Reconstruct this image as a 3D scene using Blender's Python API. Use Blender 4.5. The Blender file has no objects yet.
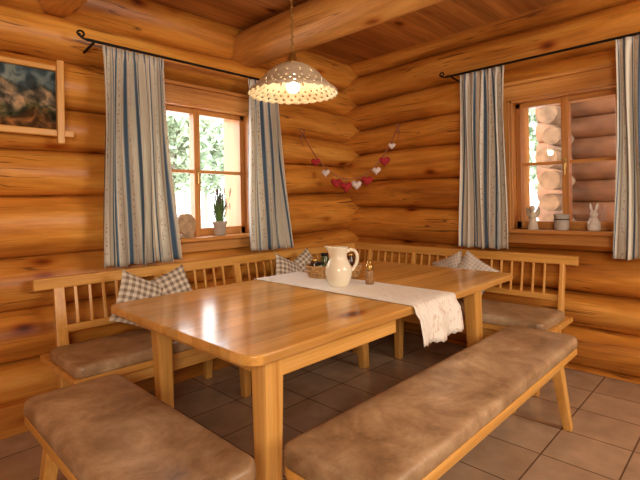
import bpy, bmesh, math, random
from mathutils import Vector, Matrix
random.seed(7)
S=bpy.context.scene
C=S.collection
try:
    S.view_settings.view_transform='Standard'
except Exception: pass

# ---------------- materials ----------------
def newmat(name):
    m=bpy.data.materials.new(name); m.use_nodes=True
    nt=m.node_tree; b=nt.nodes['Principled BSDF']
    return m,nt,b
def nd(nt,t,**kw):
    n=nt.nodes.new(t)
    for k,v in kw.items():
        if k in n.inputs: n.inputs[k].default_value=v
        else: setattr(n,k,v)
    return n
def ramp(nt,fac,stops,interp='LINEAR'):
    r=nt.nodes.new('ShaderNodeValToRGB'); cr=r.color_ramp; cr.interpolation=interp
    while len(cr.elements)<len(stops): cr.elements.new(0.5)
    for e,(p,c) in zip(cr.elements,stops):
        e.position=p; e.color=(c[0],c[1],c[2],1) if len(c)==3 else c
    nt.links.new(fac,r.inputs[0]); return r.outputs[0]
def mix(nt,fac,a,b,blend='MIX'):
    m=nt.nodes.new('ShaderNodeMix'); m.data_type='RGBA'; m.blend_type=blend
    if isinstance(fac,(int,float)): m.inputs[0].default_value=fac
    else: nt.links.new(fac,m.inputs[0])
    for s,i in ((a,6),(b,7)):
        if isinstance(s,(tuple,list)): m.inputs[i].default_value=(s[0],s[1],s[2],1)
        else: nt.links.new(s,m.inputs[i])
    return m.outputs[2]
def math_(nt,op,a,b=None,clamp=False):
    m=nt.nodes.new('ShaderNodeMath'); m.operation=op; m.use_clamp=clamp
    for s,i in ((a,0),(b,1)):
        if s is None: continue
        if isinstance(s,(int,float)): m.inputs[i].default_value=s
        else: nt.links.new(s,m.inputs[i])
    return m.outputs[0]
def plain(name,col,rough=0.5,metal=0,var=0.12,scale=12,bump=0.0,**kw):
    m,nt,b=newmat(name)
    tc=nd(nt,'ShaderNodeTexCoord'); n=nd(nt,'ShaderNodeTexNoise',Scale=scale,Detail=4.0)
    nt.links.new(tc.outputs['Object'],n.inputs['Vector'])
    c0=tuple(max(0,c*(1-var)) for c in col); c1=tuple(min(1,c*(1+var)) for c in col)
    nt.links.new(ramp(nt,n.outputs['Fac'],[(0.3,c0),(0.7,c1)]),b.inputs['Base Color'])
    b.inputs['Roughness'].default_value=rough; b.inputs['Metallic'].default_value=metal
    if bump:
        bp=nd(nt,'ShaderNodeBump',Strength=bump,Distance=0.01); nt.links.new(n.outputs['Fac'],bp.inputs['Height'])
        nt.links.new(bp.outputs[0],b.inputs['Normal'])
    for k,v in kw.items(): b.inputs[k].default_value=v
    return m
def wood(name,dark,mid,light,axis,rough=0.35,along=0.9,across=14,knots=True,cracks=False,bump=0.15,plank=None,big=True,knotscale=2.2,spec=0.5):
    m,nt,b=newmat(name)
    tc=nd(nt,'ShaderNodeTexCoord')
    def mapped(a,c):
        mp=nd(nt,'ShaderNodeMapping'); s=[c,c,c]; s[axis]=a
        mp.inputs['Scale'].default_value=s; nt.links.new(tc.outputs['Object'],mp.inputs['Vector']); return mp.outputs[0]
    n1=nd(nt,'ShaderNodeTexNoise',Scale=1.0,Detail=6.0,Roughness=0.6,Distortion=0.5)
    nt.links.new(mapped(along,across),n1.inputs['Vector'])
    col=ramp(nt,n1.outputs['Fac'],[(0.28,dark),(0.5,mid),(0.74,light)])
    n3=nd(nt,'ShaderNodeTexNoise',Scale=1.0,Detail=3.0)
    nt.links.new(mapped(along*4,across*7),n3.inputs['Vector'])
    col=mix(nt,0.5,col,ramp(nt,n3.outputs['Fac'],[(0.3,(0.72,0.66,0.6)),(0.6,(1,1,1))]),'MULTIPLY')
    if big:
        n2=nd(nt,'ShaderNodeTexNoise',Scale=1.0,Detail=2.0)
        nt.links.new(mapped(0.45,3.1),n2.inputs['Vector'])
        col=mix(nt,0.85,col,ramp(nt,n2.outputs['Fac'],[(0.3,(0.60,0.47,0.38)),(0.5,(0.93,0.88,0.84)),(0.7,(1.18,1.18,1.15))]),'MULTIPLY')
    if knots:
        v=nd(nt,'ShaderNodeTexVoronoi',Scale=knotscale); nt.links.new(mapped(1.0,2.0),v.inputs['Vector'])
        k=ramp(nt,v.outputs['Distance'],[(0.05,(0.2,0.08,0.04)),(0.11,(0.6,0.36,0.22)),(0.17,(0.88,0.78,0.68)),(0.25,(1,1,1))])
        col=mix(nt,1.0,col,k,'MULTIPLY')
    h=n1.outputs['Fac']
    if cracks:
        n4=nd(nt,'ShaderNodeTexNoise',Scale=1.0,Detail=1.0,Distortion=0.15)
        nt.links.new(mapped(0.8,26),n4.inputs['Vector'])
        n5=nd(nt,'ShaderNodeTexNoise',Scale=1.7,Detail=1.0); nt.links.new(tc.outputs['Object'],n5.inputs['Vector'])
        th=math_(nt,'ABSOLUTE',math_(nt,'SUBTRACT',n4.outputs['Fac'],0.5))
        ln=ramp(nt,th,[(0.006,(1,1,1)),(0.016,(0,0,0))])
        gate=ramp(nt,n5.outputs['Fac'],[(0.48,(0,0,0)),(0.56,(1,1,1))])
        f=math_(nt,'MULTIPLY',math_(nt,'MULTIPLY',ln,gate),0.8)
        col=mix(nt,f,col,(0.12,0.035,0.01))
    if plank:
        ax,w=plank
        sx=nd(nt,'ShaderNodeSeparateXYZ'); nt.links.new(tc.outputs['Object'],sx.inputs[0])
        p=math_(nt,'DIVIDE',sx.outputs[ax],w); fr=math_(nt,'FRACT',p); fl=math_(nt,'FLOOR',p)
        wn=nd(nt,'ShaderNodeTexWhiteNoise'); wn.noise_dimensions='1D'; nt.links.new(fl,wn.inputs['W'])
        col=mix(nt,1.0,col,ramp(nt,wn.outputs['Value'],[(0,(0.8,0.78,0.74)),(1,(1.08,1.06,1.04))]),'MULTIPLY')
        e=ramp(nt,fr,[(0.0,(0.25,0.15,0.1)),(plank_w(w),(1,1,1)),(1-plank_w(w),(1,1,1)),(1.0,(0.25,0.15,0.1))])
        col=mix(nt,plank_s,col,e,'MULTIPLY')
    nt.links.new(col,b.inputs['Base Color']); b.inputs['Roughness'].default_value=rough
    b.inputs['Specular IOR Level'].default_value=spec
    bp=nd(nt,'ShaderNodeBump',Strength=bump,Distance=0.01); nt.links.new(h,bp.inputs['Height']); nt.links.new(bp.outputs[0],b.inputs['Normal'])
    return m
plank_s=0.9
def plank_w(w): return 0.0025/w+0.01

LD,LM,LL=(0.40,0.135,0.018),(0.70,0.295,0.045),(0.88,0.47,0.10)
M_logx=wood('log_wood_x',LD,LM,LL,0,rough=0.40,along=1.1,across=9,cracks=True,bump=0.4,spec=0.45)
M_logy=wood('log_wood_y',LD,LM,LL,1,rough=0.40,along=1.1,across=9,cracks=True,bump=0.4,spec=0.45)
M_beam=wood('beam_wood_y',(0.48,0.20,0.04),(0.72,0.36,0.09),(0.86,0.50,0.15),1,rough=0.45,along=1.1,across=9,cracks=True,bump=0.35,spec=0.35)
M_ceil=wood('ceiling_planks',(0.38,0.16,0.04),(0.58,0.27,0.07),(0.72,0.38,0.11),0,rough=0.5,plank=(1,0.14))
WC=((0.42,0.17,0.04),(0.58,0.26,0.065),(0.72,0.37,0.11))
M_casx=wood('window_wood_x',*WC,0,knots=False,across=25)
M_casz=wood('window_wood_z',*WC,2,knots=False,across=25)
M_casy=wood('window_wood_y',*WC,1,knots=False,across=25)
PD,PM,PL=(0.62,0.30,0.065),(0.80,0.44,0.12),(0.90,0.57,0.20)
plank_s=0.35
M_top=wood('table_pine_x',PD,PM,PL,0,rough=0.17,across=16,bump=0.03,plank=(1,0.12),big=False,knotscale=1.6)
plank_s=0.9
PC=((0.60,0.27,0.05),(0.76,0.39,0.09),(0.88,0.51,0.155))
M_px=wood('pine_x',*PC,0,rough=0.35,across=22,bump=0.05,knots=False,big=False)
M_py=wood('pine_y',*PC,1,rough=0.35,across=22,bump=0.05,knots=False,big=False)
M_pz=wood('pine_z',*PC,2,rough=0.35,across=22,bump=0.05,knots=False,big=False)
def suede():
    m,nt,b=newmat('brown_suede')
    tc=nd(nt,'ShaderNodeTexCoord')
    n=nd(nt,'ShaderNodeTexNoise',Scale=4.0,Detail=10.0,Roughness=0.74,Distortion=0.35); nt.links.new(tc.outputs['Object'],n.inputs['Vector'])
    n2=nd(nt,'ShaderNodeTexNoise',Scale=1.6,Detail=3.0); nt.links.new(tc.outputs['Object'],n2.inputs['Vector'])
    c=ramp(nt,n.outputs['Fac'],[(0.34,(0.21,0.12,0.055)),(0.45,(0.36,0.225,0.12)),(0.55,(0.48,0.325,0.185)),(0.68,(0.66,0.49,0.31))])
    c=mix(nt,1.0,c,ramp(nt,n2.outputs['Fac'],[(0.35,(0.82,0.80,0.78)),(0.65,(1.15,1.15,1.15))]),'MULTIPLY')
    nt.links.new(c,b.inputs['Base Color'])
    nt.links.new(ramp(nt,n.outputs['Fac'],[(0.3,(0.30,0.30,0.30)),(0.7,(0.48,0.48,0.48))]),b.inputs['Roughness'])
    return m
M_suede=suede()
def tiles():
    m,nt,b=newmat('floor_tiles')
    tc=nd(nt,'ShaderNodeTexCoord')
    br=nd(nt,'ShaderNodeTexBrick'); br.offset=0.0
    br.inputs['Scale'].default_value=1.0; br.inputs['Brick Width'].default_value=0.33; br.inputs['Row Height'].default_value=0.33
    br.inputs['Mortar Size'].default_value=0.004; br.inputs['Mortar Smooth'].default_value=0.1
    br.inputs['Color1'].default_value=(0.42,0.285,0.18,1); br.inputs['Color2'].default_value=(0.49,0.345,0.225,1); br.inputs['Mortar'].default_value=(0.15,0.09,0.055,1)
    nt.links.new(tc.outputs['Object'],br.inputs['Vector'])
    n=nd(nt,'ShaderNodeTexNoise',Scale=7.0,Detail=6.0); nt.links.new(tc.outputs['Object'],n.inputs['Vector'])
    c=mix(nt,1.0,br.outputs['Color'],ramp(nt,n.outputs['Fac'],[(0.3,(0.8,0.8,0.8)),(0.7,(1.12,1.12,1.12))]),'MULTIPLY')
    nt.links.new(c,b.inputs['Base Color']); b.inputs['Roughness'].default_value=0.2
    bp=nd(nt,'ShaderNodeBump',Strength=0.4,Distance=0.003); bp.invert=True
    nt.links.new(br.outputs['Fac'],bp.inputs['Height']); nt.links.new(bp.outputs[0],b.inputs['Normal'])
    return m
M_tile=tiles()
def curtain_mat():
    m,nt,b=newmat('striped_curtain_cloth')
    tc=nd(nt,'ShaderNodeTexCoord'); s=nd(nt,'ShaderNodeSeparateXYZ'); nt.links.new(tc.outputs['UV'],s.inputs[0])
    fr=math_(nt,'FRACT',s.outputs[0])
    W=(0.86,0.81,0.70); B=(0.11,0.19,0.30); LB=(0.30,0.40,0.50); BG=(0.58,0.48,0.35)
    c=ramp(nt,fr,[(0,W),(0.22,LB),(0.25,B),(0.37,LB),(0.40,W),(0.66,BG),(0.70,W),(0.80,B),(0.86,W)],'CONSTANT')
    v=nd(nt,'ShaderNodeTexVoronoi',Scale=1.0); mp=nd(nt,'ShaderNodeMapping'); mp.inputs['Scale'].default_value=(9,55,1)
    nt.links.new(tc.outputs['UV'],mp.inputs['Vector']); nt.links.new(mp.outputs[0],v.inputs['Vector'])
    gate=ramp(nt,fr,[(0,(0,0,0)),(0.46,(1,1,1)),(0.60,(0,0,0))],'CONSTANT')
    f=math_(nt,'MULTIPLY',math_(nt,'MULTIPLY',ramp(nt,v.outputs['Distance'],[(0.28,(1,1,1)),(0.36,(0,0,0))]),gate),0.6)
    c=mix(nt,f,c,(0.45,0.30,0.24))
    nt.links.new(c,b.inputs['Base Color']); b.inputs['Roughness'].default_value=0.85
    tr=nd(nt,'ShaderNodeBsdfTranslucent'); nt.links.new(c,tr.inputs['Color'])
    ms=nd(nt,'ShaderNodeMixShader'); ms.inputs[0].default_value=0.3
    nt.links.new(b.outputs[0],ms.inputs[1]); nt.links.new(tr.outputs[0],ms.inputs[2])
    nt.links.new(ms.outputs[0],nt.nodes['Material Output'].inputs['Surface'])
    return m
M_curt=curtain_mat()
def gingham(name,dark,light,n):
    m,nt,b=newmat(name)
    tc=nd(nt,'ShaderNodeTexCoord'); s=nd(nt,'ShaderNodeSeparateXYZ'); nt.links.new(tc.outputs['UV'],s.inputs[0])
    a=math_(nt,'GREATER_THAN',math_(nt,'FRACT',math_(nt,'MULTIPLY',s.outputs[0],n)),0.5)
    c=math_(nt,'GREATER_THAN',math_(nt,'FRACT',math_(nt,'MULTIPLY',s.outputs[1],n)),0.5)
    f=math_(nt,'MULTIPLY',math_(nt,'ADD',a,c),0.5)
    nt.links.new(mix(nt,f,light,dark),b.inputs['Base Color']); b.inputs['Roughness'].default_value=0.9
    return m
M_ging=gingham('gingham_cloth',(0.22,0.165,0.12),(0.72,0.65,0.54),8)
M_ging2=gingham('pale_gingham_cloth',(0.46,0.40,0.34),(0.68,0.62,0.54),11)
def runner_mat():
    m,nt,b=newmat('embroidered_linen')
    tc=nd(nt,'ShaderNodeTexCoord'); s=nd(nt,'ShaderNodeSeparateXYZ'); nt.links.new(tc.outputs['UV'],s.inputs[0])
    n=nd(nt,'ShaderNodeTexNoise',Scale=26.0,Detail=1.0,Distortion=2.0); nt.links.new(tc.outputs['UV'],n.inputs['Vector'])
    f=ramp(nt,n.outputs['Fac'],[(0.60,(0,0,0)),(0.63,(1,1,1))])
    v=s.outputs[1]
    band=ramp(nt,v,[(0.0,(0.6,0.6,0.6)),(0.30,(0.45,0.45,0.45)),(0.40,(0.0,0.0,0.0)),(1.0,(0,0,0))])
    fac=math_(nt,'MULTIPLY',f,band)
    c=mix(nt,fac,(0.88,0.85,0.78),(0.58,0.36,0.24))
    eu=ramp(nt,s.outputs[0],[(0.0,(0,0,0)),(0.035,(0.35,0.35,0.35)),(0.055,(0,0,0)),(0.945,(0.35,0.35,0.35)),(0.965,(0,0,0))],'CONSTANT')
    c=mix(nt,eu,c,(0.6,0.5,0.38))
    nt.links.new(c,b.inputs['Base Color']); b.inputs['Roughness'].default_value=0.9
    return m
M_run=runner_mat()
M_iron=plain('black_iron',(0.02,0.018,0.016),0.5,0.8)
M_cer=plain('cream_ceramic',(0.82,0.76,0.60),0.18,var=0.04)
M_brass=plain('aged_brass',(0.45,0.28,0.09),0.3,0.9)
M_terr=plain('grey_terracotta',(0.42,0.38,0.33),0.8,var=0.2,bump=0.3)
M_slice=plain('wood_slice',(0.42,0.28,0.16),0.7,var=0.35,scale=25)
M_green=plain('leaf_green',(0.09,0.19,0.04),0.6,var=0.35)
M_lav=plain('lavender_bloom',(0.13,0.08,0.12),0.8,var=0.3)
M_red=plain('red_felt',(0.42,0.025,0.03),0.9,var=0.3,scale=40)
M_white=plain('white_felt',(0.78,0.68,0.64),0.9)
M_string=plain('jute_string',(0.32,0.12,0.06),0.9)
M_wick=plain('wicker',(0.45,0.25,0.09),0.7,var=0.5,scale=60,bump=0.5)
M_jam=plain('dark_jam_glass',(0.07,0.03,0.015),0.1,var=0.3)
M_herb=plain('herb_jar',(0.10,0.12,0.04),0.15,var=0.5,scale=60)
M_pep=plain('pepper_glass',(0.30,0.16,0.07),0.15,var=0.5,scale=120)
M_bark=plain('tree_bark',(0.25,0.22,0.18),0.9)
M_spr=plain('hazy_foliage',(0.30,0.37,0.24),0.9,var=0.3,scale=3)
M_ground=plain('pale_ground',(0.80,0.82,0.80),0.9,var=0.1,scale=0.6)
M_extlog=plain('weathered_log',(0.23,0.10,0.042),0.7,var=0.45,scale=4)
M_logend=plain('log_end_grain',(0.24,0.145,0.075),0.8,var=0.45,scale=7)
M_fig=plain('white_porcelain',(0.75,0.72,0.66),0.35,var=0.08)
M_figb=plain('stone_figure',(0.50,0.42,0.32),0.7,var=0.25)
def glassmat():
    m,nt,b=newmat('window_glass')
    t=nd(nt,'ShaderNodeBsdfTransparent'); g=nd(nt,'ShaderNodeBsdfGlossy',Roughness=0.02)
    ms=nd(nt,'ShaderNodeMixShader'); ms.inputs[0].default_value=0.05
    nt.links.new(t.outputs[0],ms.inputs[1]); nt.links.new(g.outputs[0],ms.inputs[2]); nt.links.new(ms.outputs[0],nt.nodes['Material Output'].inputs['Surface'])
    return m
M_glass=glassmat()
def shade_mat():
    m,nt,b=newmat('enamel_lampshade')
    b.inputs['Roughness'].default_value=0.35
    tc=nd(nt,'ShaderNodeTexCoord'); n=nd(nt,'ShaderNodeTexNoise',Scale=20.0)
    nt.links.new(tc.outputs['Object'],n.inputs['Vector'])
    c=ramp(nt,n.outputs['Fac'],[(0.3,(0.52,0.41,0.27)),(0.7,(0.66,0.54,0.38))]); nt.links.new(c,b.inputs['Base Color'])
    tr=nd(nt,'ShaderNodeBsdfTranslucent'); nt.links.new(c,tr.inputs['Color'])
    ms=nd(nt,'ShaderNodeMixShader'); ms.inputs[0].default_value=0.1
    nt.links.new(b.outputs[0],ms.inputs[1]); nt.links.new(tr.outputs[0],ms.inputs[2]); nt.links.new(ms.outputs[0],nt.nodes['Material Output'].inputs['Surface'])
    return m
M_shade=shade_mat()
M_bulb,nt,b=newmat('glowing_bulb'); b.inputs['Emission Color'].default_value=(1,0.88,0.66,1); b.inputs['Emission Strength'].default_value=5
def picmat():
    m,nt,b=newmat('mountain_photo_print')
    tc=nd(nt,'ShaderNodeTexCoord'); s=nd(nt,'ShaderNodeSeparateXYZ'); nt.links.new(tc.outputs['Object'],s.inputs[0])
    n=nd(nt,'ShaderNodeTexNoise',Scale=6.0,Detail=8.0,Distortion=0.6); nt.links.new(tc.outputs['Object'],n.inputs['Vector'])
    n2=nd(nt,'ShaderNodeTexNoise',Scale=12.0,Detail=8.0,Distortion=1.2); nt.links.new(tc.outputs['Object'],n2.inputs['Vector'])
    h=math_(nt,'ADD',math_(nt,'MULTIPLY',math_(nt,'SUBTRACT',s.outputs[2],1.71),2.5),math_(nt,'MULTIPLY',math_(nt,'SUBTRACT',n.outputs['Fac'],0.5),0.9))
    c=ramp(nt,h,[(0.0,(0.04,0.025,0.012)),(0.22,(0.20,0.09,0.03)),(0.38,(0.04,0.05,0.025)),(0.50,(0.28,0.21,0.14)),(0.62,(0.05,0.06,0.05)),(0.74,(0.12,0.16,0.17)),(1.0,(0.07,0.11,0.13))])
    c=mix(nt,0.8,c,ramp(nt,n2.outputs['Fac'],[(0.38,(0.25,0.25,0.25)),(0.52,(1,1,1)),(0.66,(2.5,2.1,1.6))]),'MULTIPLY')
    nt.links.new(c,b.inputs['Base Color']); b.inputs['Roughness'].default_value=0.8; b.inputs['Specular IOR Level'].default_value=0.1
    return m
M_pic=picmat()

# ---------------- geometry helpers ----------------
def empty(name,loc):
    e=bpy.data.objects.new(name,None); e.location=loc; e.empty_display_size=0.1; C.objects.link(e)
    bpy.context.view_layer.update(); return e
def adopt(o,p):
    if p is not None:
        o.parent=p; o.matrix_parent_inverse=Matrix.Translation(-Vector(p.location))
    return o
def mesh(name,vs,fs,mat,parent=None,smooth=False,uvs=None):
    me=bpy.data.meshes.new(name); me.from_pydata([tuple(v) for v in vs],[],fs); me.update()
    bm=bmesh.new(); bm.from_mesh(me); bmesh.ops.recalc_face_normals(bm,faces=bm.faces); bm.to_mesh(me); bm.free()
    if uvs is not None:
        uvl=me.uv_layers.new(name='UVMap')
        for l in me.loops: uvl.data[l.index].uv=uvs[l.vertex_index]
    me.materials.append(mat)
    if smooth:
        for p in me.polygons: p.use_smooth=True
    o=bpy.data.objects.new(name,me); C.objects.link(o); return adopt(o,parent)
def bev(o,w,seg=2,ang=40):
    m=o.modifiers.new('bevel','BEVEL'); m.width=w; m.segments=seg; m.limit_method='ANGLE'; m.angle_limit=math.radians(ang); return o
def box(name,x0,x1,y0,y1,z0,z1,mat,parent=None,bevel=0.004):
    x0,x1=sorted((x0,x1)); y0,y1=sorted((y0,y1)); z0,z1=sorted((z0,z1))
    vs=[(x,y,z) for x in (x0,x1) for y in (y0,y1) for z in (z0,z1)]
    fs=[(0,1,3,2),(4,6,7,5),(0,4,5,1),(2,3,7,6),(0,2,6,4),(1,5,7,3)]
    o=mesh(name,vs,fs,mat,parent)
    if bevel: bev(o,bevel)
    return o
def bar(name,p0,p1,w0,w1,mat,parent=None,d0=None,d1=None,bevel=0.006,ref=(1,0,0)):
    p0,p1=Vector(p0),Vector(p1); ax=(p1-p0).normalized(); r=Vector(ref)
    u=(r-ax*r.dot(ax)).normalized(); v=ax.cross(u)
    d0=d0 or w0; d1=d1 or w1; vs=[]
    for p,w,d in ((p0,w0,d0),(p1,w1,d1)):
        for a,b_ in ((-1,-1),(1,-1),(1,1),(-1,1)): vs.append(p+u*a*w/2+v*b_*d/2)
    fs=[(3,2,1,0),(4,5,6,7)]+[(i,(i+1)%4,4+(i+1)%4,4+i) for i in range(4)]
    o=mesh(name,vs,fs,mat,parent); bev(o,bevel); return o
def rr(name,x0,x1,y0,y1,z0,z1,rad,mat,parent=None,bevel=0.005,seg=2,n=8):
    pts=[]
    for cx,cy,a0 in ((x1-rad,y1-rad,0),(x0+rad,y1-rad,90),(x0+rad,y0+rad,180),(x1-rad,y0+rad,270)):
        for i in range(n+1):
            a=math.radians(a0+90*i/n); pts.append((cx+rad*math.cos(a),cy+rad*math.sin(a)))
    k=len(pts); vs=[(p[0],p[1],z0) for p in pts]+[(p[0],p[1],z1) for p in pts]
    fs=[tuple(range(k-1,-1,-1)),tuple(range(k,2*k))]+[(i,(i+1)%k,k+(i+1)%k,k+i) for i in range(k)]
    o=mesh(name,vs,fs,mat,parent)
    if bevel: bev(o,bevel,seg,50)
    for p in o.data.polygons: p.use_smooth=len(p.vertices)==4
    return o
def seat_cushion(name,x0,x1,y0,y1,z0,z1,mat,parent,rad=0.05):
    n=8; er=0.020
    rings=[(0.006,z0),(0.0,z0+0.010),(0.0,z1-er),(er*0.13,z1-er*0.5),(er*0.5,z1-er*0.13),(er,z1),(er+0.02,z1+0.002)]
    pts=lambda ins:[(cx+(rad-min(ins,rad-0.012))*math.cos(math.radians(a0+90*i/n)),cy+(rad-min(ins,rad-0.012))*math.sin(math.radians(a0+90*i/n)))
        for cx,cy,a0 in ((x1-rad,y1-rad,0),(x0+rad,y1-rad,90),(x0+rad,y0+rad,180),(x1-rad,y0+rad,270)) for i in range(n+1)]
    vs=[];fs=[];k=4*(n+1)
    for ins,z in rings: vs+=[(p[0],p[1],z) for p in pts(ins)]
    for r in range(len(rings)-1):
        for i in range(k): l=(i+1)%k; fs.append((r*k+i,r*k+l,(r+1)*k+l,(r+1)*k+i))
    fs.append(tuple(range(k-1,-1,-1))); fs.append(tuple((len(rings)-1)*k+i for i in range(k)))
    o=mesh(name,vs,fs,mat,parent,True)
    for p in o.data.polygons:
        if len(p.vertices)>4: p.use_smooth=False
    return o
closed_ends=False
def lathe(name,prof,c,mat,parent=None,seg=40,smooth=True,mod=None):
    vs=[];fs=[]
    for (r,z) in prof:
        for i in range(seg):
            a=2*math.pi*i/seg; p=[r*math.cos(a),r*math.sin(a),z]
            if mod: p=mod(p,a)
            vs.append((c[0]+p[0],c[1]+p[1],c[2]+p[2]))
    for j in range(len(prof)-1):
        for i in range(seg):
            k=(i+1)%seg; fs.append((j*seg+i,j*seg+k,(j+1)*seg+k,(j+1)*seg+i))
    if closed_ends:
        if prof[0][0]>1e-4: fs.append(tuple(range(seg-1,-1,-1)))
        if prof[-1][0]>1e-4: fs.append(tuple((len(prof)-1)*seg+i for i in range(seg)))
    return mesh(name,vs,fs,mat,parent,smooth)
def tube(name,pts,r,mat,parent=None,taper=None):
    cu=bpy.data.curves.new(name,'CURVE'); cu.dimensions='3D'; cu.bevel_depth=r; cu.bevel_resolution=3; cu.use_fill_caps=True
    sp=cu.splines.new('POLY'); sp.points.add(len(pts)-1)
    for i,p in enumerate(pts):
        sp.points[i].co=(p[0],p[1],p[2],1)
        if taper: sp.points[i].radius=taper[i]
    cu.materials.append(mat); o=bpy.data.objects.new(name,cu); C.objects.link(o); return adopt(o,parent)
def Wp(w,s,d,z): return (s,-d,z) if w=='L' else (-d,s,z)
def wbox(name,w,s0,s1,d0,d1,z0,z1,mat,parent=None,bevel=0.004):
    a=Wp(w,s0,d0,z0); b_=Wp(w,s1,d1,z1)
    return box(name,a[0],b_[0],a[1],b_[1],a[2],b_[2],mat,parent,bevel)

# ---------------- room shell ----------------
XB,YB,CEIL=-5.4,-5.2,2.72
seamL=[-0.25,.06,.36,.66,.98,1.35,1.63,1.90,2.2,2.47,2.8]
seamR=[-.25,.03,.32,.58,.88,1.2,1.47,1.77,2.04,2.32,2.62,2.9]
def log_wall(name,seams,place,s0,s1,mat,holes=()):
    prof=[]
    for a,b_ in zip(seams[:-1],seams[1:]):
        zc=(a+b_)/2; R=(b_-a)/2
        for k in range(14):
            t=math.sin(math.pi/2*(-1+2*k/14.0))
            z=zc+R*t
            if z<-0.05: continue
            d=-0.085+0.14*max(0,1-abs(t)**2.2)**0.58
            prof.append((d,min(z,2.9)))
    prof.append((-0.085,2.9))
    loop=[(-0.34,-0.05)]+prof+[(-0.34,2.9)]
    n=int((s1-s0)/0.2)+1; k=len(loop); vs=[]
    rnd=random.Random(name)
    ph=[rnd.uniform(0,6) for _ in range(14)]
    for i in range(n+1):
        s=s0+(s1-s0)*i/n
        for (d,z) in loop:
            li=sum(1 for q in seams if q<=z)
            dz=0.012*math.sin(s*1.3+ph[0]+z*2.0)+0.009*math.sin(s*3.1+z*2)
            dd=0.012*math.sin(s*1.1+ph[li%14])+0.006*math.sin(s*4.3+ph[(li*3)%14]+z*9) if d>-0.3 else 0
            vs.append(place(s,d+dd,z+(dz if 0<z<2.8 and d>-0.3 else 0)))
    fs=[tuple(range(k)),tuple(n*k+j for j in range(k-1,-1,-1))]
    for i in range(n):
        for j in range(k):
            l=(j+1)%k; fs.append((i*k+j,i*k+l,(i+1)*k+l,(i+1)*k+j))
    o=mesh(name,vs,fs,mat)
    for p in o.data.polygons: p.use_smooth=len(p.vertices)==4
    try: o.data.set_sharp_from_angle(angle=math.radians(50))
    except Exception: pass
    for h in holes:
        c=box('cut',*h,mat,None,0)
        md=o.modifiers.new('opening','BOOLEAN'); md.operation='DIFFERENCE'; md.object=c; md.solver='EXACT'
        bpy.context.view_layer.update()
        dg=bpy.context.evaluated_depsgraph_get(); me=bpy.data.meshes.new_from_object(o.evaluated_get(dg))
        o.modifiers.clear(); o.data=me; bpy.data.objects.remove(c,do_unlink=True)
    return o
WL=(-2.33,-1.37,1.03,2.04)
WR=(-2.47,-1.69,1.04,2.06)
log_wall('wall_left',seamL,lambda s,d,z:(s,-d,z),XB,0.30,M_logx,[(WL[0],WL[1],-0.5,0.8,WL[2],WL[3])])
log_wall('wall_right',seamR,lambda s,d,z:(-d,s,z),YB,0.30,M_logy,[(-0.8,0.5,WR[0],WR[1],WR[2],WR[3])])
log_wall('wall_back',seamL,lambda s,d,z:(s,YB+d,z),XB,0.0,M_logx)
log_wall('wall_side',seamR,lambda s,d,z:(XB+d,s,z),YB,0.0,M_logy)
box('floor',XB-.3,.3,YB-.3,.3,-0.1,0,M_tile,None,0)
box('ceiling',XB-.3,.34,YB-.3,.34,CEIL,CEIL+0.12,M_ceil,None,0)
box('baseboard_left',XB+0.05,-0.02,-0.11,-0.03,0,0.17,M_logx)
def beam(name,x,z,r):
    seg=32; n=40; vs=[];fs=[]
    for i in range(n+1):
        y=0.15+(YB-0.15)*i/n
        for k in range(seg):
            a=2*math.pi*k/seg
            rr_=r*(1+0.03*math.sin(3*a+y)+0.025*math.sin(y*2.2+a))
            vs.append((x+rr_*1.05*math.cos(a),y,z+rr_*math.sin(a)))
    for i in range(n):
        for k in range(seg):
            l=(k+1)%seg; fs.append((i*seg+k,i*seg+l,(i+1)*seg+l,(i+1)*seg+k))
    fs+= [tuple(range(seg)),tuple(n*seg+k for k in range(seg))]
    mesh(name,vs,fs,M_beam,None,True)
beam('ceiling_beam',-1.36,2.575,0.15)
beam('ceiling_beam.001',-2.80,2.62,0.15)
beam('ceiling_beam.002',-4.3,2.62,0.15)

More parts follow.
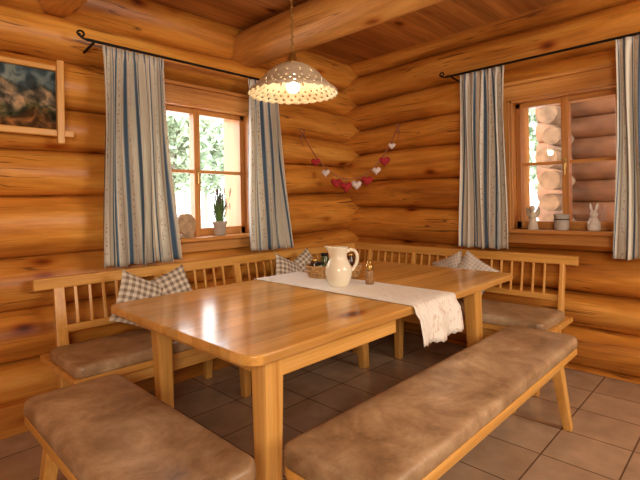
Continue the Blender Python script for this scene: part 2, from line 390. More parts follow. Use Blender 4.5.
# ---------------- windows ----------------
def window(name,w,o,cm):
    s0,s1,z0,z1=o; sc=(s0+s1)/2
    p=empty(name,Wp(w,sc,0,z0))
    T=0.03
    wbox('jamb_a',w,s0-0.002,s0+T,-0.3,0.075,z0,z1,M_casz,p); wbox('jamb_b',w,s1-T,s1+0.002,-0.3,0.075,z0,z1,M_casz,p)
    wbox('head_lining',w,s0,s1,-0.3,0.075,z1-T,z1,cm,p)
    wbox('casing_a',w,s0-0.09,s0+0.01,0.03,0.08,z0-0.02,z1+0.02,M_casz,p); wbox('casing_b',w,s1-0.01,s1+0.09,0.03,0.08,z0-0.02,z1+0.02,M_casz,p)
    wbox('casing_head',w,s0-0.11,s1+0.11,0.03,0.095,z1-0.015,z1+0.10,cm,p)
    wbox('head_cap',w,s0-0.13,s1+0.13,0.03,0.12,z1+0.10,z1+0.125,cm,p)
    wbox('sill_board',w,s0-0.09,s1+0.09,-0.3,0.145,z0-0.03,z0,cm,p,0.008)
    wbox('apron_board',w,s0-0.09,s1+0.09,0.0,0.08,z0-0.11,z0-0.03,cm,p)
    a0,a1,b0,b1=s0+T,s1-T,z0,z1-T; d0,d1=-0.06,0.0
    F=0.04
    wbox('frame_a',w,a0,a0+F,d0,d1,b0,b1,M_casz,p); wbox('frame_b',w,a1-F,a1,d0,d1,b0,b1,M_casz,p)
    wbox('frame_top',w,a0,a1,d0,d1,b1-F,b1,cm,p); wbox('frame_bottom',w,a0,a1,d0,d1,b0,b0+F+0.02,cm,p)
    wbox('mullion',w,sc-0.026,sc+0.026,d0,d1+0.012,b0,b1,M_casz,p)
    zm=(b0+b1)/2+0.01
    wbox('muntin',w,a0,a1,d0+0.015,d1-0.01,zm-0.013,zm+0.013,cm,p,0.003)
    dg=(d0+d1)/2
    wbox('glass',w,a0,a1,dg-0.0015,dg+0.0015,b0,b1,M_glass,p,0)
    wbox('handle_plate',w,sc-0.01,sc+0.01,d1+0.012,d1+0.022,zm-0.05,zm+0.03,M_brass,p,0.002)
    wbox('handle_lever',w,sc-0.008,sc+0.008,d1+0.022,d1+0.045,zm-0.10,zm-0.01,M_brass,p,0.003)
window('window_1','L',WL,M_casx)
window('window_2','R',WR,M_casy)

# ---------------- curtains & rods ----------------
RZ=2.285; RD=0.20
def curtain(name,w,t0,t1,b0,b1,zt,zb,d,nf,rep,ph):
    N,Mv=nf*14,36; vs=[];fs=[];uv=[]
    rnd=random.Random(name); jit=[rnd.uniform(0.6,1.25) for _ in range(nf+2)]
    for j in range(Mv+1):
        v=j/Mv; z=zt+(zb-zt)*v
        for i in range(N+1):
            u=i/N
            s=(t0+(t1-t0)*u)*(1-v**1.4)+(b0+(b1-b0)*u)*v**1.4
            am=0.018+0.016*min(1,v*3)
            f=u*nf; k0=int(f); am*=jit[k0]*(1-(f-k0))+jit[k0+1]*(f-k0)
            dd=am*math.sin(2*math.pi*nf*u+ph+0.5*math.sin(v*3+u*5))
            s+=0.010*math.cos(2*math.pi*nf*u+ph)*v+0.008*math.sin(v*5+u*9)
            if v<0.03: dd*=0.5
            vs.append(Wp(w,s,d+dd,z+0.006*math.sin(u*20)*(v>0.98))); uv.append((u*rep,v*1.0))
    for j in range(Mv):
        for i in range(N):
            a=j*(N+1)+i; fs.append((a,a+1,a+N+2,a+N+1))
    o=mesh(name,vs,fs,M_curt,None,True,uv)
    m=o.modifiers.new('thick','SOLIDIFY'); m.thickness=0.003
    return o
curtain('curtain','L',-2.61,-2.21,-2.63,-2.13,RZ-0.012,0.89,RD,8,6.5,0.4)
curtain('curtain.001','L',-1.50,-1.21,-1.50,-1.08,RZ-0.012,0.89,RD,6,5.0,1.4)
curtain('curtain.002','R',-1.72,-1.36,-1.73,-1.35,RZ+0.02,0.89,RD,6,5.0,0.9)
curtain('curtain.003','R',-2.84,-2.45,-2.86,-2.42,RZ+0.02,0.87,RD,6,5.0,2.0)
def rod(name,w,s0,s1,z,ends,clips):
    p=empty(name,Wp(w,(s0+s1)/2,RD,z))
    tube('bar',[Wp(w,s0,RD,z),Wp(w,s1,RD,z)],0.009,M_iron,p)
    for s,dr in ends:
        pts=[]
        for i in range(40):
            a=i/39*math.pi*2.6; r=0.026*(1-i/39*0.7)
            pts.append(Wp(w,s+dr*(0.03*min(1,i/8)+r*math.sin(a)),RD,z+0.026-r*math.cos(a)))
        tube('scroll',pts,0.006,M_iron,p)
    for s in clips:
        tube('bracket',[Wp(w,s,0.02,z-0.03),Wp(w,s,RD,z-0.012)],0.008,M_iron,p)
rod('curtain_rod','L',-2.70,-1.05,RZ,[(-2.70,-1),(-1.05,1)],[-2.66,-1.12])
rod('curtain_rod.001','R',-2.95,-1.22,RZ+0.03,[(-1.22,1),(-2.95,-1)],[-1.28,-2.9])

# ---------------- table ----------------
TZ=0.77
t=empty('dining_table',(-1.64,-1.33,0))
rr('top_main',-2.80,-1.60,-1.92,-0.71,TZ-0.038,TZ,0.07,M_top,t,0.007,3)
box('top_leaf',-1.62,-0.99,-1.92,-0.71,TZ-0.038,TZ-0.0005,M_top,t,0.003)
rr('top_end',-1.04,-0.58,-1.92,-0.71,TZ-0.038,TZ-0.001,0.05,M_top,t,0.007,3)
box('apron_front',-2.66,-1.92,-1.875,-1.85,TZ-0.115,TZ-0.038,M_px,t)
box('apron_back',-2.66,-0.80,-0.80,-0.775,TZ-0.115,TZ-0.038,M_px,t)
box('apron_end_a',-2.68,-2.655,-1.87,-0.775,TZ-0.115,TZ-0.038,M_py,t)
box('apron_end_b',-0.95,-0.925,-1.84,-0.775,TZ-0.115,TZ-0.038,M_py,t)
box('extension_rail',-1.95,-0.64,-1.80,-1.765,TZ-0.09,TZ-0.038,M_px,t)
box('extension_rail_b',-1.95,-0.64,-0.92,-0.885,TZ-0.09,TZ-0.038,M_px,t)
for i,(a,b_) in enumerate((((-2.66,-1.83),(-2.68,-1.85)),((-2.57,-0.83),(-2.55,-0.84)),((-1.0,-1.81),(-0.98,-1.83)),((-1.0,-0.88),(-0.98,-0.92)))):
    bar('leg_%d'%(i+1),(a[0],a[1],TZ-0.04),(b_[0],b_[1],0),0.09,0.066,M_pz,t,bevel=0.012)

def runner():
    path=[(-0.690,0.62),(-0.692,0.70),(-0.694,0.76)]
    for i in range(25): path.append((-0.705-(1.92-0.705)*i/24,TZ+0.004))
    path+=[(-1.929,TZ-0.002),(-1.934,TZ-0.012),(-1.936,TZ-0.03),(-1.938,TZ-0.06),(-1.942,TZ-0.09),(-1.945,TZ-0.12),(-1.947,TZ-0.15),(-1.947,TZ-0.18)]
    path=path[::-1]
    L=[0]
    for a,b_ in zip(path[:-1],path[1:]): L.append(L[-1]+math.dist(a,b_))
    n=44; vs=[];uv=[];fs=[]
    for j,(y,z) in enumerate(path):
        for i in range(n+1):
            u=i/n; x=-1.85+0.40*u
            hang=max(0,TZ-0.01-z)
            yy=y-(hang*0.10*math.sin(u*14+1) if y<-1 else 0)-(0.018 if hang>0.05 and y<-1 else 0)
            zz=z+(0.008*abs(math.sin(u*math.pi*11)) if j==0 else 0)-(0.02*math.sin(u*3) if (y<-1 and hang>0.1) else 0)
            vs.append((x,yy,zz)); uv.append((u,L[j]/1.6))
    for j in range(len(path)-1):
        for i in range(n):
            a=j*(n+1)+i; fs.append((a,a+1,a+n+2,a+n+1))
    o=mesh('table_runner',vs,fs,M_run,None,True,uv)
    m=o.modifiers.new('t','SOLIDIFY'); m.thickness=0.002; m.offset=1
runner()

# ---------------- free benches ----------------
def bench(name,x0,x1,y0,y1,along):
    p=empty(name,((x0+x1)/2,(y0+y1)/2,0))
    m=M_px if along=='x' else M_py
    seat_cushion('cushion',x0,x1,y0,y1,0.442,0.502,M_suede,p,0.06)
    rr('seat_board',x0+0.002,x1-0.002,y0+0.002,y1-0.002,0.406,0.442,0.058,m,p,0.006)
    if along=='x':
        box('rail_a',x0+0.15,x1-0.15,y0+0.05,y0+0.075,0.345,0.406,m,p); box('rail_b',x0+0.15,x1-0.15,y1-0.075,y1-0.05,0.345,0.406,m,p)
        k=1
        for xt,xb in ((x0+0.17,x0+0.10),(x1-0.17,x1-0.10)):
            for yt,yb in ((y0+0.08,y0+0.04),(y1-0.08,y1-0.04)):
                bar('leg_%d'%k,(xt,yt,0.406),(xb,yb,0),0.06,0.042,M_pz,p); k+=1
            box('cross_%d'%k,xt-0.015,xt+0.015,y0+0.07,y1-0.07,0.345,0.406,M_py,p)
    else:
        box('rail_a',x0+0.05,x0+0.075,y0+0.15,y1-0.15,0.345,0.406,m,p); box('rail_b',x1-0.075,x1-0.05,y0+0.15,y1-0.15,0.345,0.406,m,p)
        k=1
        for yt,yb in ((y0+0.17,y0+0.10),(y1-0.17,y1-0.10)):
            for xt,xb in ((x0+0.08,x0+0.04),(x1-0.08,x1-0.04)):
                bar('leg_%d'%k,(xt,yt,0.406),(xb,yb,0),0.06,0.042,M_pz,p); k+=1
            box('cross_%d'%k,x0+0.07,x1-0.07,yt-0.015,yt+0.015,0.345,0.406,M_px,p)
bench('dining_bench',-2.76,-0.87,-2.38,-1.99,'x')
bench('dining_bench.001',-3.23,-2.84,-2.03,-0.95,'y')

# ---------------- corner bench ----------------
cb=empty('corner_bench',(-0.4,-0.4,0))
seat_cushion('seat_cushion_left',-2.95,-0.705,-0.72,-0.25,0.427,0.487,M_suede,cb,0.05)
seat_cushion('seat_cushion_right',-0.70,-0.22,-2.13,-0.25,0.427,0.487,M_suede,cb,0.05)
box('seat_board_left',-2.96,-0.10,-0.72,-0.14,0.392,0.427,M_px,cb)
box('seat_board_right',-0.70,-0.14,-2.15,-0.72,0.392,0.427,M_py,cb)
box('apron_left',-2.88,-0.70,-0.66,-0.635,0.31,0.392,M_px,cb)
box('apron_right',-0.64,-0.615,-2.07,-0.70,0.31,0.392,M_py,cb)
k=1
for x in (-2.85,-1.9,-0.75):
    bar('leg_%d'%k,(x,-0.64,0.39),(x,-0.655,0),0.065,0.05,M_pz,cb); k+=1
    bar('leg_%d'%k,(x,-0.20,0.39),(x,-0.19,0),0.065,0.05,M_pz,cb); k+=1
for y in (-1.0,-2.05):
    bar('leg_%d'%k,(-0.62,y,0.39),(-0.635,y,0),0.065,0.05,M_pz,cb); k+=1
    bar('leg_%d'%k,(-0.20,y,0.39),(-0.19,y,0),0.065,0.05,M_pz,cb); k+=1
def back(w,s0,s1,posts,m,tag):
    zt=0.86
    def B(s,z):
        f=(z-0.42)/(zt-0.42); return Wp(w,s,0.215-0.085*f,z)
    def rail(nm,a,b_,z,h,th):
        bar(nm,B(a,z),B(b_,z),h,h,m,cb,th,th,0.008,(0,0,1))
    rail('top_rail_'+tag,s0,s1,0.828,0.068,0.036)
    rail('low_rail_'+tag,s0+0.10,s1-0.02,0.56,0.045,0.026)
    for i,s in enumerate(posts):
        bar('back_post_%s_%d'%(tag,i),B(s,0.40),B(s,0.80),0.065,0.055,M_pz,cb,0.03,0.028,0.004)
    s=s0+0.14; i=0
    while s<s1-0.04:
        if all(abs(s-q)>0.05 for q in posts):
            bar('slat_%s_%d'%(tag,i),B(s,0.565),B(s,0.805),0.018,0.018,M_pz,cb,0.014,0.014,0.003)
        s+=0.080; i+=1
back('L',-2.99,-0.14,[-2.86,-2.25,-1.60,-1.0,-0.45],M_px,'left')
back('R',-2.19,-0.14,[-2.09,-1.45,-0.85,-0.35],M_py,'right')

# ---------------- throw pillows ----------------
def pillow(name,c,w,th,yaw,tilt,roll,mat):
    n=22; vs=[];fs=[];uv=[]
    for sd in (1,-1):
        for i in range(n+1):
            for j in range(n+1):
                u=-1+2*i/n; v=-1+2*j/n
                X=u*w/2*(1-0.09*(1-abs(v)**2)*abs(u)**3)
                Z=v*w/2*(1-0.09*(1-abs(u)**2)*abs(v)**3)
                Y=sd*th/2*((1-abs(u)**2.6)*(1-abs(v)**2.6))**0.55
                Y+=0.004*math.sin(u*7+v*4)*(1-u*u)*(1-v*v)
                vs.append(Vector((X,Y,Z))); uv.append(((u+1)/2,(v+1)/2))
    K=(n+1)**2
    for i in range(n):
        for j in range(n):
            a=i*(n+1)+j; q=(a,a+1,a+n+2,a+n+1)
            fs.append(q); fs.append(tuple(K+x for x in q[::-1]))
    M=Matrix.Rotation(yaw,4,'Z')@Matrix.Rotation(tilt,4,'X')@Matrix.Rotation(roll,4,'Y')
    vs=[M@v+Vector(c) for v in vs]
    me=mesh(name,vs,fs,mat,None,True,uv)
    wd=me.modifiers.new('weld','WELD'); wd.merge_threshold=0.0005
R=math.radians
pillow('throw_pillow',(-2.48,-0.39,0.685),0.32,0.10,R(8),R(-20),R(27),M_ging)
pillow('throw_pillow.001',(-2.27,-0.36,0.68),0.32,0.10,R(-14),R(-17),R(-20),M_ging)
pillow('throw_pillow.002',(-1.27,-0.39,0.685),0.31,0.10,R(10),R(-20),R(25),M_ging)
pillow('throw_pillow.003',(-1.05,-0.36,0.69),0.31,0.10,R(-8),R(-17),R(-28),M_ging)
pillow('throw_pillow.004',(-0.39,-1.52,0.685),0.30,0.10,R(-82),R(-20),R(30),M_ging2)
pillow('throw_pillow.005',(-0.36,-1.32,0.685),0.30,0.10,R(-100),R(-17),R(-26),M_ging2)

# ---------------- pendant lamp ----------------
LX,LY,LZ=-2.05,-1.33,1.865
lp=empty('pendant_lamp',(LX,LY,LZ))
prof=[(0.035,0.150),(0.05,0.148),(0.075,0.140),(0.10,0.126),(0.125,0.108),(0.145,0.090),(0.160,0.073),(0.173,0.058),(0.183,0.048),(0.192,0.039),(0.202,0.030),(0.213,0.021),(0.224,0.013),(0.234,0.004),(0.240,-0.006)]
seg=120; vs=[];fs=[]
for j,(r,z) in enumerate(prof):
    for i in range(seg):
        a=2*math.pi*i/seg; zz=z
        if j==len(prof)-1: zz-=0.009*abs(math.sin(a*15))
        vs.append((LX+r*math.cos(a),LY+r*math.sin(a),LZ+zz))
for j in range(len(prof)-1):
    for i in range(seg):
        hole=(j==8 and i%4==0) or (j==10 and i%4==2) or (j==12 and i%4==0) or (j==5 and i%8==0)
        if hole: continue
        k=(i+1)%seg; fs.append((j*seg+i,j*seg+k,(j+1)*seg+k,(j+1)*seg+i))
o=mesh('shade',vs,fs,M_shade,lp,True); m=o.modifiers.new('t','SOLIDIFY'); m.thickness=0.003
closed_ends=True
lathe('cap',[(0.038,0.145),(0.040,0.158),(0.028,0.165),(0.022,0.19),(0.020,0.20),(0.008,0.21)],(LX,LY,LZ),M_brass,lp)
closed_ends=False
lathe('bulb',[(0.0,-0.005),(0.020,-0.001),(0.034,0.014),(0.038,0.035),(0.030,0.06),(0.016,0.085),(0.014,0.13)],(LX,LY,LZ),M_bulb,lp,24)
tube('cord',[(LX,LY,LZ+0.20),(LX,LY,CEIL)],0.0035,M_brass,lp)
pts=[]
for i in range(260):
    tt=i/259; a=tt*math.pi*2*15; rr0=0.007
    pts.append((LX+rr0*math.cos(a),LY+rr0*math.sin(a),LZ+0.22+tt*(CEIL-LZ-0.24)))
tube('twisted_cord',pts,0.003,M_brass,lp)
closed_ends=True
lathe('ceiling_rose',[(0.05,CEIL-LZ),(0.05,CEIL-LZ-0.015),(0.03,CEIL-LZ-0.035),(0.01,CEIL-LZ-0.04)],(LX,LY,LZ),M_brass,lp)
closed_ends=False

# ---------------- things on the table ----------------
jx,jy,jz=-1.69,-1.31,TZ+0.005
j=empty('ceramic_jug',(jx,jy,jz))
JS=0.95
def spout(p,a):
    z=p[2]/JS
    if z>0.17:
        f=(z-0.17)/0.08; ang=math.cos(a-math.radians(135))
        if ang>0.6:
            s=1+0.45*f*((ang-0.6)/0.4)**1.3; p=[p[0]*s,p[1]*s,p[2]+0.012*f*((ang-0.6)/0.4)]
    return p
jp=[(0.0,0.0),(0.05,0.0),(0.056,0.006),(0.066,0.03),(0.077,0.065),(0.080,0.095),(0.074,0.125),(0.062,0.152),(0.053,0.172),(0.050,0.19),(0.052,0.21),(0.058,0.232),(0.062,0.24),(0.059,0.242),(0.054,0.232),(0.047,0.21),(0.046,0.19),(0.050,0.17),(0.068,0.12),(0.07,0.08),(0.05,0.02),(0.0,0.012)]
lathe('body',[(r,z*JS) for r,z in jp],(jx,jy,jz),M_cer,j,48,True,spout)
hd=Vector((0.697,-0.717,0))
pts=[Vector((jx,jy,jz))+hd*r+Vector((0,0,z*JS)) for r,z in ((0.05,0.215),(0.075,0.228),(0.098,0.22),(0.112,0.195),(0.113,0.165),(0.104,0.135),(0.09,0.11),(0.074,0.095))]
tube('handle',pts,0.010,M_cer,j)
bx,by,bz=-1.45,-1.05,TZ+0.005
bk=empty('condiment_basket',(bx,by,bz))
cr,sr=0.697,-0.717
def bpt(a,s,z):
    ca,sa=math.cos(a),math.sin(a); u=math.copysign(abs(ca)**0.6,ca)*0.185*s; v=math.copysign(abs(sa)**0.6,sa)*0.10*s
    return (bx+u*cr-v*sr,by+u*sr+v*cr,bz+z)
vs=[];fs=[];n=56; pr=[(0.86,0.0),(0.92,0.03),(1.0,0.075),(0.95,0.075),(0.87,0.03),(0.82,0.01)]
for s,z in pr:
    for i in range(n): vs.append(bpt(2*math.pi*i/n,s,z))
for q in range(len(pr)-1):
    for i in range(n): l=(i+1)%n; fs.append((q*n+i,q*n+l,(q+1)*n+l,(q+1)*n+i))
fs+=[tuple(range(n)),tuple((len(pr)-1)*n+i for i in range(n))]
mesh('basket_shell',vs,fs,M_wick,bk)
for q in range(6):
    tube('weave_%d'%q,[bpt(i*math.pi/48,0.89+0.022*q+0.01*math.sin(i*math.pi/48*16+q*3.14),0.008+q*0.0135) for i in range(97)],0.006,M_wick,bk)
closed_ends=True
for q,(du,dv,h,r,mt) in enumerate(((-0.13,0.02,0.115,0.030,M_jam),(-0.06,0.04,0.15,0.028,M_herb),(0.035,0.035,0.13,0.032,M_pep),(0.11,0.01,0.15,0.032,M_jam),(-0.09,-0.04,0.10,0.028,M_herb),(0.05,-0.04,0.105,0.028,M_jam))):
    X=bx+du*cr-dv*sr; Y=by+du*sr+dv*cr
    lathe('jar_%d'%q,[(r*0.9,0.012),(r,0.018),(r,h-0.03),(r*0.8,h-0.018),(r*0.8,h-0.012)],(X,Y,bz),mt,bk,24)
    lathe('lid_%d'%q,[(r*0.85,h-0.014),(r*0.88,h-0.010),(r*0.88,h),(r*0.8,h+0.003)],(X,Y,bz),(M_brass,M_iron,M_white)[q%3],bk,24)
closed_ends=False
mx,my=-1.535,-1.42
pm=empty('pepper_mill',(mx,my,TZ+0.005))
closed_ends=True
lathe('glass_body',[(0.024,0),(0.027,0.004),(0.027,0.05),(0.024,0.075),(0.022,0.085)],(mx,my,TZ+0.006),M_pep,pm,28)
lathe('wood_head',[(0.023,0.086),(0.025,0.09),(0.024,0.11),(0.016,0.125),(0.012,0.128),(0.013,0.135),(0.008,0.142)],(mx,my,TZ+0.006),M_brass,pm,28)
closed_ends=False

# ---------------- window sill items ----------------
SL=WL[2]; SR=WR[2]
wx=-2.0
ds=empty('wood_slice_ornament',(wx,-0.09,SL))
vs=[];n=40
for yy in (-0.115,-0.08):
    for i in range(n):
        a=2*math.pi*i/n; r=0.070*(1+0.05*math.sin(3*a)+0.03*math.sin(7*a)); vs.append((wx+r*math.cos(a),yy+0.02*math.sin(a),SL+0.10+1.2*r*math.sin(a)))
fs=[tuple(range(n)),tuple(range(2*n-1,n-1,-1))]+[(i,(i+1)%n,n+(i+1)%n,n+i) for i in range(n)]
bev(mesh('disc',vs,fs,M_slice,ds),0.004)
box('foot',wx-0.05,wx+0.05,-0.13,-0.075,SL,SL+0.03,M_slice,ds,0.008)
px,py=-1.70,-0.075
lv=empty('potted_lavender',(px,py,SL))
closed_ends=True
lathe('pot',[(0.038,0),(0.042,0.01),(0.050,0.085),(0.057,0.09),(0.057,0.11),(0.050,0.112),(0.047,0.10)],(px,py,SL),M_terr,lv,32)
closed_ends=False
rnd=random.Random(3)
vs=[];fs=[];vt=[];ft=[]
for i in range(190):
    a=rnd.uniform(0,6.28); r0=rnd.uniform(0,0.033); L=rnd.uniform(0.10,0.28); sp=rnd.uniform(0.0,0.085)
    b0=Vector((px+r0*math.cos(a),py+r0*math.sin(a)*0.8,SL+0.10)); tp=b0+Vector((sp*math.cos(a),sp*math.sin(a)*0.5,L)); mid=(b0+tp)/2+Vector((-0.1*sp*math.cos(a),0,0))
    wv=Vector((math.sin(a),-math.cos(a),0))*0.0032
    k=len(vs); vs+= [b0-wv,b0+wv,mid-wv*1.2,mid+wv*1.2,tp]; fs+=[(k,k+1,k+3,k+2),(k+2,k+3,k+4)]
    if i%3==0:
        for q in range(4):
            c=tp-Vector((0,0,0.012*q)); s=0.006
            k=len(vt); vt+=[c+Vector(d)*s for d in ((1,0,0),(-1,0,0),(0,1,0),(0,-1,0),(0,0,1.2),(0,0,-1.2))]
            ft+=[(k,k+2,k+4),(k+2,k+1,k+4),(k+1,k+3,k+4),(k+3,k,k+4),(k+2,k,k+5),(k+1,k+2,k+5),(k+3,k+1,k+5),(k,k+3,k+5)]
mesh('stems',vs,fs,M_green,lv); mesh('flowers',vt,ft,M_lav,lv)
def angel(name,x,y,z,s,mat):
    p=empty(name,(x,y,z))
    lathe('robe',[(0,0),(0.042*s,0),(0.040*s,0.01*s),(0.026*s,0.08*s),(0.018*s,0.125*s),(0.010*s,0.14*s),(0.0,0.142*s)],(x,y,z),mat,p,24)
    lathe('head',[(0,0.135*s),(0.014*s,0.14*s),(0.021*s,0.157*s),(0.018*s,0.175*s),(0.008*s,0.184*s),(0,0.185*s)],(x,y,z),mat,p,20)
    for sg in (-1,1):
        vs=[(x+0.012,y,z+0.11*s),(x+0.016,y+sg*0.03*s,z+0.165*s),(x+0.016,y+sg*0.052*s,z+0.17*s),(x+0.014,y+sg*0.05*s,z+0.12*s),(x+0.012,y+sg*0.03*s,z+0.085*s)]
        o=mesh('wing_%d'%(sg+2),vs,[(0,1,2,3,4)],mat,p); m=o.modifiers.new('t','SOLIDIFY'); m.thickness=0.006
        tube('arm_%d'%(sg+2),[(x-0.005,y+sg*0.018*s,z+0.12*s),(x-0.022*s,y+sg*0.02*s,z+0.09*s),(x-0.032*s,y+sg*0.004,z+0.10*s)],0.006*s,mat,p)
angel('angel_figurine',-0.09,-1.87,SR,1.0,M_figb)
cx,cy=-0.085,-2.07
cp=empty('tealight_holder',(cx,cy,SR))
lathe('cup',[(0,0),(0.040,0),(0.048,0.006),(0.050,0.10),(0.053,0.115),(0.049,0.115),(0.045,0.10),(0.044,0.012),(0,0.01)],(cx,cy,SR),M_terr,cp,32)
lathe('candle',[(0,0.012),(0.036,0.012),(0.036,0.07),(0,0.068)],(cx,cy,SR),M_fig,cp,24)
tube('band',[(cx+0.051*math.cos(a),cy+0.051*math.sin(a),SR+0.08) for a in [i*math.pi/16 for i in range(33)]],0.004,M_iron,cp)
fx,fy=-0.09,-2.28
fg=empty('rabbit_figurine',(fx,fy,SR))
lathe('body',[(0,0),(0.034,0.0),(0.042,0.02),(0.038,0.06),(0.024,0.09),(0.012,0.10),(0,0.102)],(fx,fy,SR),M_fig,fg,24)
lathe('head',[(0,0.085),(0.018,0.092),(0.026,0.11),(0.022,0.132),(0.008,0.142),(0,0.143)],(fx,fy,SR),M_fig,fg,24)
for sg in (-1,1):
    tube('ear_%d'%(sg+2),[(fx,fy+sg*0.010,SR+0.135),(fx,fy+sg*0.018,SR+0.165),(fx+0.004,fy+sg*0.022,SR+0.195)],0.008,M_fig,fg,[0.8,1.1,0.4])
    tube('paw_%d'%(sg+2),[(fx-0.02,fy+sg*0.02,SR+0.06),(fx-0.038,fy+sg*0.012,SR+0.045)],0.008,M_fig,fg)

# ---------------- picture ----------------
pf=empty('framed_picture',(-3.10,-0.08,1.9))
box('print',-3.36,-2.84,-0.085,-0.07,1.71,2.10,M_pic,pf,0)
for nm,a in (('rail_bottom',(-3.46,-2.75,-0.115,-0.085,1.695,1.735)),('rail_top',(-3.46,-2.82,-0.115,-0.085,2.085,2.115))):
    box(nm,*a,M_px,pf,0.006)
for nm,a in (('stile_right',(-2.845,-2.805,-0.13,-0.095,1.65,2.15)),('stile_left',(-3.395,-3.355,-0.13,-0.095,1.65,2.15))):
    box(nm,*a,M_pz,pf,0.006)

# ---------------- heart garland ----------------
g=empty('heart_garland',(-0.43,-0.37,1.5))
P0=Vector((-0.80,-0.09,1.93)); P1=Vector((-0.09,-0.66,1.99))
def gp(t):
    p=P0.lerp(P1,t); p.z-=0.47*(1-(2*t-1)**2)**0.9 ; return p
tube('string',[gp(i/40) for i in range(41)],0.005,M_string,g)
for P,sg in ((P0,-1),(P1,1)):
    tube('tail',[P,P+Vector((0.02*sg,0,-0.05)),P+Vector((0.0,0.0,-0.13))],0.004,M_string,g)
    tube('bow',[P+Vector((0.05*math.sin(2*a)*0.7,-0.0,0.04*math.cos(a)*1.0-0.02)) for a in [i*math.pi/12 for i in range(25)]],0.004,M_string,g)
def heart(c,s,yaw,mat,i):
    n=32; vs=[];fs=[]; out=[]
    for k in range(n):
        a=2*math.pi*k/n
        out.append((16*math.sin(a)**3/17,(13*math.cos(a)-5*math.cos(2*a)-2*math.cos(3*a)-math.cos(4*a))/17))
    rings=[(1.0,0),(0.85,0.22),(0.5,0.36),(0.0,0.40)]
    for sd in (1,-1):
        for rr_,h in rings:
            for (x,z) in out: vs.append((x*rr_,sd*h,z*rr_))
    for sidx in range(2):
        o_=sidx*4*n
        for r in range(3):
            for k in range(n):
                l=(k+1)%n; fs.append((o_+r*n+k,o_+r*n+l,o_+(r+1)*n+l,o_+(r+1)*n+k))
    M=Matrix.Translation(c)@Matrix.Rotation(yaw,4,'Z')@Matrix.Scale(s,4)
    mesh('heart_%d'%i,[M@Vector(v) for v in vs],fs,mat,g,True)
for i,(tt,s,mt) in enumerate(((0.13,0.048,M_red),(0.23,0.042,M_white),(0.34,0.056,M_red),(0.44,0.062,M_red),(0.55,0.052,M_white),(0.66,0.058,M_red),(0.76,0.046,M_white),(0.85,0.056,M_red),(0.93,0.038,M_white))):
    c=gp(tt); c.z-=s*1.2; heart(c,s,R(-45+random.uniform(-15,15)),mt,i)
    tube('loop_%d'%i,[gp(tt),c+Vector((0,0,s*0.4))],0.003,M_string,g)

# ---------------- outside ----------------
box('ground',-30,40,-30,60,-0.45,-0.35,M_ground,None,0)
def ext():
    p=empty('neighbour_log_house',(2.6,-3.0,-0.35))
    r=0.135; z=-0.2; i=0
    while z<4.2:
        vs=[];seg=24
        for y in (-7.0,-1.05):
            for k in range(seg):
                a=2*math.pi*k/seg; vs.append((2.6+r*math.cos(a),y,z+r*1.02*math.sin(a)))
        fs=[(k,(k+1)%seg,seg+(k+1)%seg,seg+k) for k in range(seg)]+[tuple(range(seg)),tuple(range(seg,2*seg))]
        mesh('wall_log_%d'%i,vs,fs,M_extlog,p,True)
        vs=[]; rr0=0.112+0.010*math.sin(i*2.1)
        for x in (1.95+0.05*math.sin(i*1.7),2.9):
            for k in range(seg):
                a=2*math.pi*k/seg; vs.append((x,-1.36+0.02*math.sin(i*3)+rr0*math.cos(a),z+0.13+rr0*math.sin(a)))
        mesh('cross_log_%d'%i,vs,fs[:],M_logend,p,False)
        z+=0.26; i+=1
    box('eave',0.9,3.4,-7.2,-0.6,3.75,3.85,M_extlog,p,0)
ext()
def tree(name,x,y,h):
    p=empty(name,(x,y,-0.35)); rnd=random.Random(name)
    lathe('trunk',[(0.16,0),(0.12,h*0.5),(0.03,h*0.9)],(x,y,-0.35),M_bark,p,12)
    vs=[];fs=[]
    for q in range(900):
        th_=rnd.uniform(0,6.283); ph_=math.acos(rnd.uniform(-1,1)); rr_=rnd.uniform(0.55,1.0)
        c=Vector((x+h*0.30*rr_*math.sin(ph_)*math.cos(th_),y+h*0.30*rr_*math.sin(ph_)*math.sin(th_),-0.35+h*0.64+h*0.34*rr_*math.cos(ph_)))
        s=h*0.045; k=len(vs)
        for _ in range(4): vs.append(c+Vector((rnd.uniform(-s,s),rnd.uniform(-s,s),rnd.uniform(-s,s))))
        fs+=[(k,k+1,k+2),(k,k+2,k+3),(k+1,k+2,k+3)]
    mesh('foliage',vs,fs,M_spr,p)
for i,(x,y,h) in enumerate(((3.6,17,6.5),(8.5,20,7),(13,24,8),(-0.5,21,7),(16,2.5,6),(18,7,7))):
    tree('garden_tree' if i==0 else 'garden_tree.%03d'%i,x,y,h)

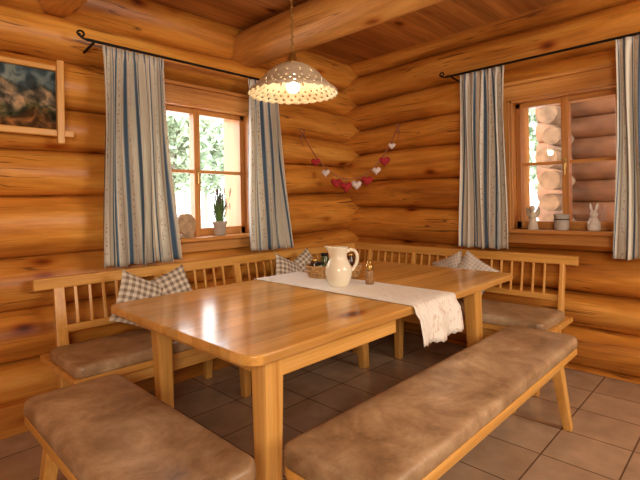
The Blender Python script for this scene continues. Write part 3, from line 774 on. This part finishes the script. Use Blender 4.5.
# ---------------- lighting ----------------
w=bpy.data.worlds.new('overcast_sky'); S.world=w; w.use_nodes=True; nt=w.node_tree; bg=nt.nodes['Background']
tc=nd(nt,'ShaderNodeTexCoord'); sx=nd(nt,'ShaderNodeSeparateXYZ'); nt.links.new(tc.outputs['Generated'],sx.inputs[0])
nt.links.new(ramp(nt,sx.outputs[2],[(0.0,(1,0.99,0.96)),(0.6,(0.92,0.95,1.0))]),bg.inputs['Color'])
bg.inputs['Strength'].default_value=8.0
def area(name,loc,target,size,power,col):
    l=bpy.data.lights.new(name,'AREA'); l.shape='RECTANGLE'; l.size=size[0]; l.size_y=size[1]; l.energy=power; l.color=col
    o=bpy.data.objects.new(name,l); o.location=loc; d=Vector(target)-Vector(loc); o.rotation_euler=d.to_track_quat('-Z','Y').to_euler(); C.objects.link(o)
area('fill_light_rear',(-4.9,-4.4,1.9),(-1.5,-1.2,1.4),(1.2,1.0),76,(1,0.89,0.72))  # unseen fill added behind the camera, standing in for rear window daylight
area('fill_light_side',(-1.2,-4.8,1.9),(-1.8,-0.5,1.4),(1.2,1.0),54,(1,0.91,0.77))  # second added fill, out of view to the right, brightens the interior
l=bpy.data.lights.new('bulb_light','POINT'); l.energy=4; l.color=(1,0.78,0.5); l.shadow_soft_size=0.03
o=bpy.data.objects.new('bulb_light',l); o.location=(LX,LY,LZ-0.04); C.objects.link(o)

# ---------------- camera ----------------
cd=bpy.data.cameras.new('camera'); cam=bpy.data.objects.new('camera',cd); C.objects.link(cam)
cd.lens=25.3; cd.sensor_width=36; cd.shift_y=-37/640; cd.clip_start=0.05
fw=Vector((0.717,0.697,0)).normalized(); rt=Vector((fw.y,-fw.x,0)); up=Vector((0,0,1))
th=math.radians(1.0)
r2=rt*math.cos(th)-up*math.sin(th); u2=up*math.cos(th)+rt*math.sin(th)
Mx=Matrix((r2,u2,-fw)).transposed().to_4x4(); Mx.translation=Vector((-3.68,-3.10,1.27))
cam.matrix_world=Mx
S.camera=cam
